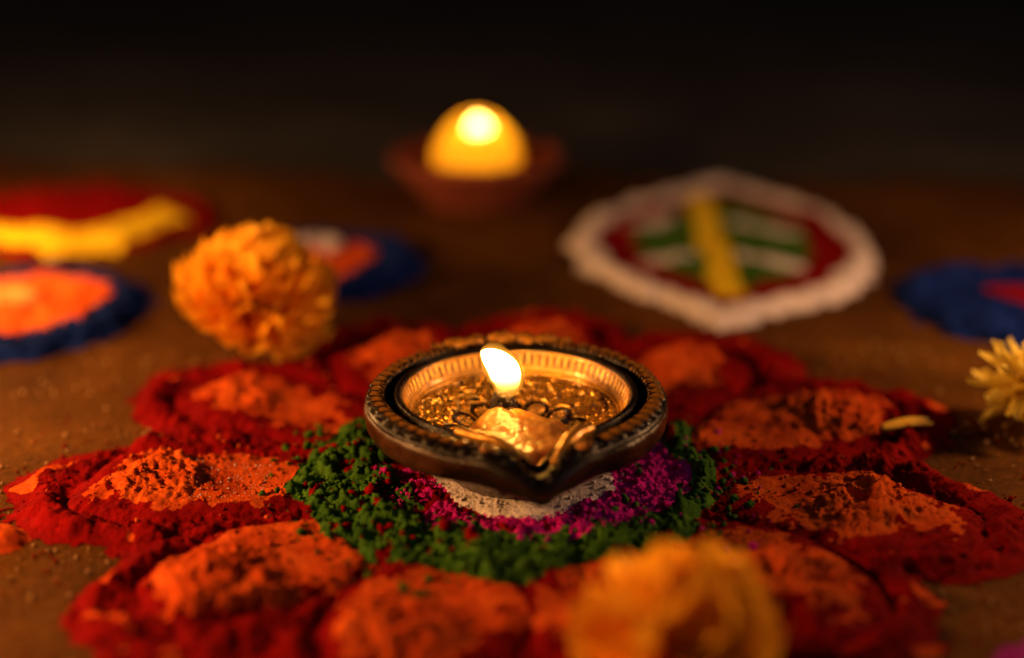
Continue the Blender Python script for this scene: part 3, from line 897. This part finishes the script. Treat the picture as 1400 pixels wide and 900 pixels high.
def flame_mat(name, zlo, zhi, strength, base_strength):
    m = bpy.data.materials.new(name); m.use_nodes = True
    nt = m.node_tree; nt.nodes.clear()
    out = nt.nodes.new("ShaderNodeOutputMaterial"); em = nt.nodes.new("ShaderNodeEmission")
    tc = nt.nodes.new("ShaderNodeTexCoord"); sx = nt.nodes.new("ShaderNodeSeparateXYZ")
    nt.links.new(tc.outputs["Object"], sx.inputs[0])
    mr = nt.nodes.new("ShaderNodeMapRange")
    mr.inputs["From Min"].default_value = zlo; mr.inputs["From Max"].default_value = zhi
    nt.links.new(sx.outputs["Z"], mr.inputs["Value"])
    cr = ramp(nt, mr.outputs[0], [(0.0, (0.55, 0.20, 0.10)), (0.14, (1.0, 0.30, 0.04)), (0.30, (1.0, 0.42, 0.055)), (0.45, (1.0, 0.47, 0.075)), (1.0, (1.0, 0.48, 0.08))])
    st = nt.nodes.new("ShaderNodeMapRange")
    st.inputs["From Min"].default_value = 0.08; st.inputs["From Max"].default_value = 0.75
    nt.links.new(mr.outputs[0], st.inputs["Value"])
    pw = nt.nodes.new("ShaderNodeMath"); pw.operation = 'POWER'; pw.inputs[1].default_value = 3.0
    nt.links.new(st.outputs[0], pw.inputs[0])
    st = nt.nodes.new("ShaderNodeMath"); st.operation = 'MULTIPLY_ADD'
    st.inputs[1].default_value = strength; st.inputs[2].default_value = base_strength
    nt.links.new(pw.outputs[0], st.inputs[0])
    nt.links.new(cr.outputs[0], em.inputs["Color"]); nt.links.new(st.outputs[0], em.inputs["Strength"])
    tb = nt.nodes.new("ShaderNodeBsdfTransparent"); tm = nt.nodes.new("ShaderNodeMixShader")
    tf = nt.nodes.new("ShaderNodeMapRange"); tf.interpolation_type = 'SMOOTHSTEP'
    tf.inputs["From Min"].default_value = 0.04; tf.inputs["From Max"].default_value = 0.36
    tf.inputs["To Min"].default_value = 0.15; tf.inputs["To Max"].default_value = 1.0
    nt.links.new(mr.outputs[0], tf.inputs["Value"]); nt.links.new(tf.outputs[0], tm.inputs[0])
    nt.links.new(tb.outputs[0], tm.inputs[1]); nt.links.new(em.outputs[0], tm.inputs[2])
    nt.links.new(tm.outputs[0], out.inputs["Surface"])
    return m

wz = 0.0222
wick = tube("wick", spline([(WX - LX + 0.0010, WY - 0.001, wz - 0.004, 0.0042), (WX - LX + 0.0005, WY, wz - 0.001, 0.0036), (WX - LX + 0.0002, WY, wz + 0.0012, 0.0030), (WX - LX - 0.0001, WY, wz + 0.0036, 0.0016)], 26), M['wick'], ghee, 22, 0.22)
M['flame'] = flame_mat("lamp_flame", 0.0237, 0.0397, 105.0, 0.8)
fx = WX - LX
flame_pts = spline([(fx + 0.0002, WY, 0.0246, 0.0010), (fx + 0.0011, WY, 0.0268, 0.0030), (fx + 0.0017, WY, 0.0296, 0.0045), (fx + 0.0010, WY, 0.0326, 0.0051),
                    (fx - 0.0010, WY, 0.0353, 0.0044), (fx - 0.0034, WY, 0.0374, 0.0031), (fx - 0.0052, WY, 0.0387, 0.0016), (fx - 0.0060, WY, 0.0393, 0.0003)], 34)
flame_pts = [(fx + (x - fx) * 0.95, y, 0.0240 + (z - 0.0246) * 0.98, r_ * 0.90) for (x, y, z, r_) in flame_pts]
flame = tube("flame", flame_pts, M['flame'], wick, 28)
mm = bpy.data.materials.new("flame_mantle"); mm.use_nodes = True
nt_ = mm.node_tree; nt_.nodes.clear()
o_ = nt_.nodes.new("ShaderNodeOutputMaterial"); e_ = nt_.nodes.new("ShaderNodeEmission"); t_ = nt_.nodes.new("ShaderNodeBsdfTransparent"); ad_ = nt_.nodes.new("ShaderNodeAddShader")
e_.inputs["Color"].default_value = (1.0, 0.36, 0.03, 1); e_.inputs["Strength"].default_value = 0.12
nt_.links.new(e_.outputs[0], ad_.inputs[0]); nt_.links.new(t_.outputs[0], ad_.inputs[1]); nt_.links.new(ad_.outputs[0], o_.inputs["Surface"])
for grow in (0.0003, 0.0006, 0.0009, 0.0012):
    tube("flame_mantle", [(x, y, z + (grow * 0.8 if i > 20 else 0), r_ + grow * min(1, (len(flame_pts) - i) / 6)) for i, (x, y, z, r_) in enumerate(flame_pts)], mm, wick, 28)

# ================================================================== background: candle in a terracotta bowl
BX, BY = -0.0182, 0.330
m_, nt_, bs_ = new_mat("red_terracotta")
nn = noise_node(nt_, 80, 6, 0.6)
rr_ = ramp(nt_, nn.outputs[0], [(0.3, (0.10, 0.016, 0.007)), (0.55, (0.15, 0.026, 0.011)), (0.75, (0.20, 0.042, 0.018))])
nt_.links.new(rr_.outputs[0], bs_.inputs["Base Color"]); bs_.inputs["Roughness"].default_value = 0.75
add_bump(nt_, bs_, nn.outputs[0], 0.001, 0.5)
M['terra'] = m_
def revolve(name, prof, mat, parent, seg=96, wob=0.0, seed=0, zf=None):
    n = len(prof); an = np.linspace(0, 2 * math.pi, seg, endpoint=False)
    P = np.array(prof)
    RR_ = np.repeat(P[:, :1], seg, 1); ZZ = np.repeat(P[:, 1:2], seg, 1); AN = np.repeat(an[None], n, 0)
    RR_ = RR_ * (1 + wob * vnoise(np.cos(AN) * 1.7 + ZZ * 20, np.sin(AN) * 1.7, seed))
    if zf is not None: ZZ = zf(ZZ, AN)
    V = np.stack([RR_ * np.cos(AN), RR_ * np.sin(AN), ZZ], -1).reshape(-1, 3)
    idx = np.arange(n * seg).reshape(n, seg); nxt = np.roll(idx, -1, 1)
    F = np.stack([idx[:-1], nxt[:-1], nxt[1:], idx[1:]], -1).reshape(-1, 4)
    return link_mesh(name, np_mesh(name, V, F), mat, parent)
bowl = empty("clay_bowl", (BX, BY, 0.0))
tag(bowl, "plain red terracotta bowl holding the glowing candle behind the rangoli", "bowl")
bp = spline([(0.0001, 0.0, 0, 0), (0.024, 0.0, 0, 0), (0.0275, 0.004, 0, 0), (0.036, 0.0125, 0, 0), (0.0425, 0.0215, 0, 0)], 20)
ip = spline([(0.0400, 0.0245, 0, 0), (0.0345, 0.0140, 0, 0), (0.026, 0.0075, 0, 0), (0.012, 0.005, 0, 0), (0.0001, 0.0045, 0, 0)], 18)
revolve("shell", [(p[0], p[1]) for p in bp] + [(p[0], p[1]) for p in ip], M['terra'], bowl, 96, 0.02, 900)
lp = [(0.0425 + 0.0026 * math.cos(a_), 0.0232 + 0.0026 * math.sin(a_)) for a_ in np.linspace(-math.pi, math.pi, 15)]
revolve("rolled_rim", lp, M['terra'], bowl, 96, 0.02, 900)

m = bpy.data.materials.new("yellow_candle_wax"); m.use_nodes = True
nt_ = m.node_tree; bs_ = nt_.nodes["Principled BSDF"]
nn = noise_node(nt_, 60, 4, 0.5)
rr_ = ramp(nt_, nn.outputs[0], [(0.3, (0.84, 0.54, 0.04)), (0.7, (0.92, 0.64, 0.06))])
nt_.links.new(rr_.outputs[0], bs_.inputs["Base Color"]); bs_.inputs["Roughness"].default_value = 0.4
tr = nt_.nodes.new("ShaderNodeBsdfTranslucent"); nt_.links.new(rr_.outputs[0], tr.inputs["Color"])
mx = nt_.nodes.new("ShaderNodeMixShader"); mx.inputs[0].default_value = 0.62
nt_.links.new(bs_.outputs[0], mx.inputs[1]); nt_.links.new(tr.outputs[0], mx.inputs[2])
nt_.links.new(mx.outputs[0], nt_.nodes["Material Output"].inputs["Surface"])
M['wax'] = m
candle = empty("candle", (BX, BY, 0.0070))
candle.scale = (0.87, 0.87, 0.84)
tag(candle, "round hollow yellow wax candle glowing in the terracotta bowl", "candle")
def slant(ZZ, AN):
    t = np.clip((ZZ - 0.022) / 0.024, 0, 1)
    return ZZ - 0.0095 * t * (0.5 - 0.5 * np.sin(AN)) ** 1.3
cp = spline([(0.0160, 0.000, 0, 0), (0.0222, 0.006, 0, 0), (0.0252, 0.0155, 0, 0), (0.0240, 0.026, 0, 0), (0.0185, 0.037, 0, 0), (0.0105, 0.0450, 0, 0)], 30)
revolve("wax_wall", [(p[0], p[1]) for p in cp], M['wax'], candle, 80, 0.10, 910, slant)
revolve("wax_pool", [(0.0001, 0.018), (0.012, 0.0178), (0.0238, 0.0184)], M['wax'], candle, 60)
cw = tube("wick", [(0.001, 0, 0.0175, 0.0009), (0.0012, 0, 0.024, 0.0009), (0.0016, 0, 0.031, 0.0008)], M['wick'], candle, 8, 0.1)
M['flame_b'] = flame_mat("candle_flame", 0.0285, 0.0415, 30.0, 1.2)
tube("flame", spline([(0.0014, 0, 0.0295, 0.0012), (0.0016, 0, 0.0315, 0.0048), (0.0014, 0, 0.0355, 0.0068), (0.0008, 0, 0.0395, 0.0052), (0.0002, 0, 0.0440, 0.0004)], 22), M['flame_b'], cw, 20)
point_lamp("candle_glow", (BX + 0.0012, BY, 0.0240), 0.040, (1.0, 0.56, 0.12), 0.004)

# ================================================================== flowers
def petal_mat(name, base, tip):
    m, nt, bs = new_mat(name)
    tc = nt.nodes.new("ShaderNodeTexCoord"); sx = nt.nodes.new("ShaderNodeSeparateXYZ")
    nt.links.new(tc.outputs["Object"], sx.inputs[0])
    mr = nt.nodes.new("ShaderNodeMapRange"); mr.inputs["From Min"].default_value = 0.0; mr.inputs["From Max"].default_value = 1.0
    nt.links.new(sx.outputs["X"], mr.inputs["Value"])
    oi = nt.nodes.new("ShaderNodeObjectInfo")
    r = ramp(nt, mr.outputs[0], [(0.25, base), (0.85, tip)])
    hv = nt.nodes.new("ShaderNodeHueSaturation")
    vr = nt.nodes.new("ShaderNodeMapRange"); vr.inputs["To Min"].default_value = 0.82; vr.inputs["To Max"].default_value = 1.12
    nt.links.new(oi.outputs["Random"], vr.inputs["Value"]); nt.links.new(vr.outputs[0], hv.inputs["Value"])
    nt.links.new(r.outputs[0], hv.inputs["Color"])
    nt.links.new(hv.outputs[0], bs.inputs["Base Color"])
    bs.inputs["Roughness"].default_value = 0.6
    bs.inputs["Specular IOR Level"].default_value = 0.25
    t = nt.nodes.new("ShaderNodeBsdfTranslucent"); nt.links.new(hv.outputs[0], t.inputs["Color"])
    mxs = nt.nodes.new("ShaderNodeMixShader"); mxs.inputs[0].default_value = 0.45
    nt.links.new(bs.outputs[0], mxs.inputs[1]); nt.links.new(t.outputs[0], mxs.inputs[2])
    nt.links.new(mxs.outputs[0], nt.nodes["Material Output"].inputs["Surface"])
    return m
M['marigold'] = petal_mat("marigold_petal", (0.92, 0.36, 0.014), (1.0, 0.58, 0.035))
M['yellow_petal'] = petal_mat("yellow_petal", (0.78, 0.58, 0.06), (0.95, 0.80, 0.16))
m_, nt_, bs_ = new_mat("green_calyx"); bs_.inputs["Base Color"].default_value = (0.08, 0.13, 0.02, 1); bs_.inputs["Roughness"].default_value = 0.7
M['calyx'] = m_

def petal_mesh(name, seed, ruffle, width, curl, mat, notch=True):
    """unit-length petal along +X, cupped, with a ruffled outer edge"""
    rnd = random.Random(seed)
    nu, nv = 6, 7
    V = []
    ph = rnd.uniform(0, 6)
    for i in range(nu):
        u = i / (nu - 1)
        w = width * (0.22 + 0.78 * math.sin(u * math.pi * 0.56) ** 1.15)
        for j in range(nv):
            v = j / (nv - 1) * 2 - 1
            x = u * (1 - 0.10 * v * v) + (0.06 * math.sin(v * 6 + ph) * u if notch else 0) - (0.16 * v * v * u if not notch else 0)
            z = 0.16 * width * (v * v) * 1.2 + curl * u * u + ruffle * u * u * math.sin(v * 5.2 + ph) + rnd.uniform(-0.012, 0.012)
            V.append((x, v * w * 0.5 * (1 if notch or u < 0.99 else 0.62), z))
    idx = np.arange(nu * nv).reshape(nu, nv)
    F = np.stack([idx[:-1, :-1], idx[:-1, 1:], idx[1:, 1:], idx[1:, :-1]], -1).reshape(-1, 4)
    me = np_mesh(name, V, F)
    me.materials.append(mat)
    me.polygons.foreach_set("use_smooth", np.ones(len(me.polygons), dtype=bool))
    return me
MARI = [petal_mesh("petal", 10 + i, 0.20, 0.98, [0.10, 0.26, 0.38, 0.18, -0.05][i], M['marigold']) for i in range(5)]
YEL = [petal_mesh("petal", 30 + i, 0.05, 0.34, [0.10, 0.28, 0.2, -0.02][i], M['yellow_petal'], notch=False) for i in range(4)]

def flower(name, label, category, loc, rad, n, protos, low, tilt, seed, size, calyx_mat, group=None, wob=0.13):
    rnd = random.Random(seed)
    root = empty(name, loc, tilt)
    tag(root, label, category, group)
    # calyx cup under the head
    prof = spline([(0.0001, -rad * 0.62, 0, 0), (rad * 0.26, -rad * 0.55, 0, 0), (rad * 0.36, -rad * 0.25, 0, 0), (rad * 0.30, rad * 0.02, 0, 0), (0.0001, rad * 0.12, 0, 0)], 12)
    revolve("calyx", [(p[0], p[1]) for p in prof], calyx_mat, root, 24, 0.06, seed)
    ga = math.pi * (3 - math.sqrt(5))
    for i in range(n):
        t = (i + 0.5) / n
        zc = low + (1 - low) * t                      # sine of the elevation
        el = math.asin(max(-1, min(1, zc))) + rnd.uniform(-0.10, 0.10)
        az = i * ga + rnd.uniform(-0.15, 0.15)
        d = Vector((math.cos(el) * math.cos(az), math.cos(el) * math.sin(az), math.sin(el)))
        me = protos[rnd.randrange(len(protos))]
        o = bpy.data.objects.new("petal", me)
        COL.objects.link(o)
        o.parent = root
        ln = size * rad * (1.0 - 0.12 * max(0, zc)) * rnd.uniform(0.88, 1.10)
        bulge = 1 + wob * (math.sin(2.1 * az + seed) * math.cos(el) + 0.8 * math.sin(3.7 * az + 2.3 * el + seed * 1.7))
        o.location = d * (rad * bulge - ln) * rnd.uniform(0.82, 1.03)
        up = Vector((0, 0, 1)) if abs(d.z) < 0.98 else Vector((1, 0, 0))
        y = up.cross(d).normalized(); z = d.cross(y)
        rm = Matrix((d, y, z)).transposed()
        rm = rm @ Matrix.Rotation(rnd.uniform(-0.45, 0.45), 3, 'X') @ Matrix.Rotation(rnd.uniform(-0.18, 0.18), 3, 'Z')
        o.rotation_euler = rm.to_euler()
        o.scale = (ln, ln * rnd.uniform(0.9, 1.15), ln)
    return root
flower("marigold", "orange marigold head resting between two blue ringed rangoli spots", "marigold", (-0.0958, 0.1065, 0.0205), 0.0266, 135, MARI, -0.5, (R(8), R(20), 0.3), 21, 0.70, M['calyx'], "orange marigold heads")
flower("marigold", "orange marigold head lying on the powder petals right before the lamp spout", "marigold", (0.0375, -0.1178, 0.0168), 0.0212, 110, MARI, -0.55, (R(-14), R(10), 1.7), 22, 0.70, M['calyx'], "orange marigold heads")
flower("yellow_flower", "yellow many-petalled flower head lying on the floor outside the right powder petals", "flower", (0.1690, 0.0395, 0.0138), 0.0178, 64, YEL, -0.6, (R(-16), R(8), 0.4), 23, 0.84, M['yellow_petal'])

# loose yellow petal on the right orange petal
def loose_petal(name, label, p0, p1, wd, z):
    me = bpy.data.meshes.new(name)
    nu, nv = 14, 7
    V = []
    a_ = Vector(p0); b_ = Vector(p1); d = (b_ - a_); L_ = d.length; d.normalize(); s_ = Vector((-d.y, d.x, 0))
    for i in range(nu):
        u = i / (nu - 1)
        w = wd * (0.35 + 0.65 * math.sin(math.pi * min(1, 0.12 + 0.62 * u)))
        if i == nu - 1: w *= 0.8
        for k in range(nv):
            v = k / (nv - 1) * 2 - 1
            p = a_ + d * (L_ * u) + s_ * (w * v * 0.5)
            V.append((p.x, p.y, z + 0.0014 * math.sin(u * 2.6) + 0.0011 * v * v + 0.0006 * math.sin(v * 7)))
    F = []
    for i in range(nu - 1):
        for k in range(nv - 1):
            q = i * nv + k
            F.append((q, q + nv, q + nv + 1, q + 1))
    me.from_pydata(V, [], F); me.update()
    o = link_mesh(name, me, M['loose'])
    md = o.modifiers.new("thickness", 'SOLIDIFY'); md.thickness = 0.0006; md.offset = 0
    return tag(o, label, "petal")
m_, nt_, bs_ = new_mat("loose_yellow_petal")
nn = noise_node(nt_, 500, 3, 0.5)
rr_ = ramp(nt_, nn.outputs[0], [(0.3, (0.62, 0.34, 0.02)), (0.7, (0.80, 0.50, 0.05))])
nt_.links.new(rr_.outputs[0], bs_.inputs["Base Color"]); bs_.inputs["Roughness"].default_value = 0.5
M['loose'] = m_
zp = max(hs(0.1187, 0.0277)[0], hs(0.1275, 0.029)[0], hs(0.1355, 0.0305)[0])
loose_petal("fallen_petal", "single narrow yellow petal fallen on the edge of an orange powder petal", (0.1180, 0.0262, 0), (0.1345, 0.0300, 0), 0.0050, zp + 0.0006)
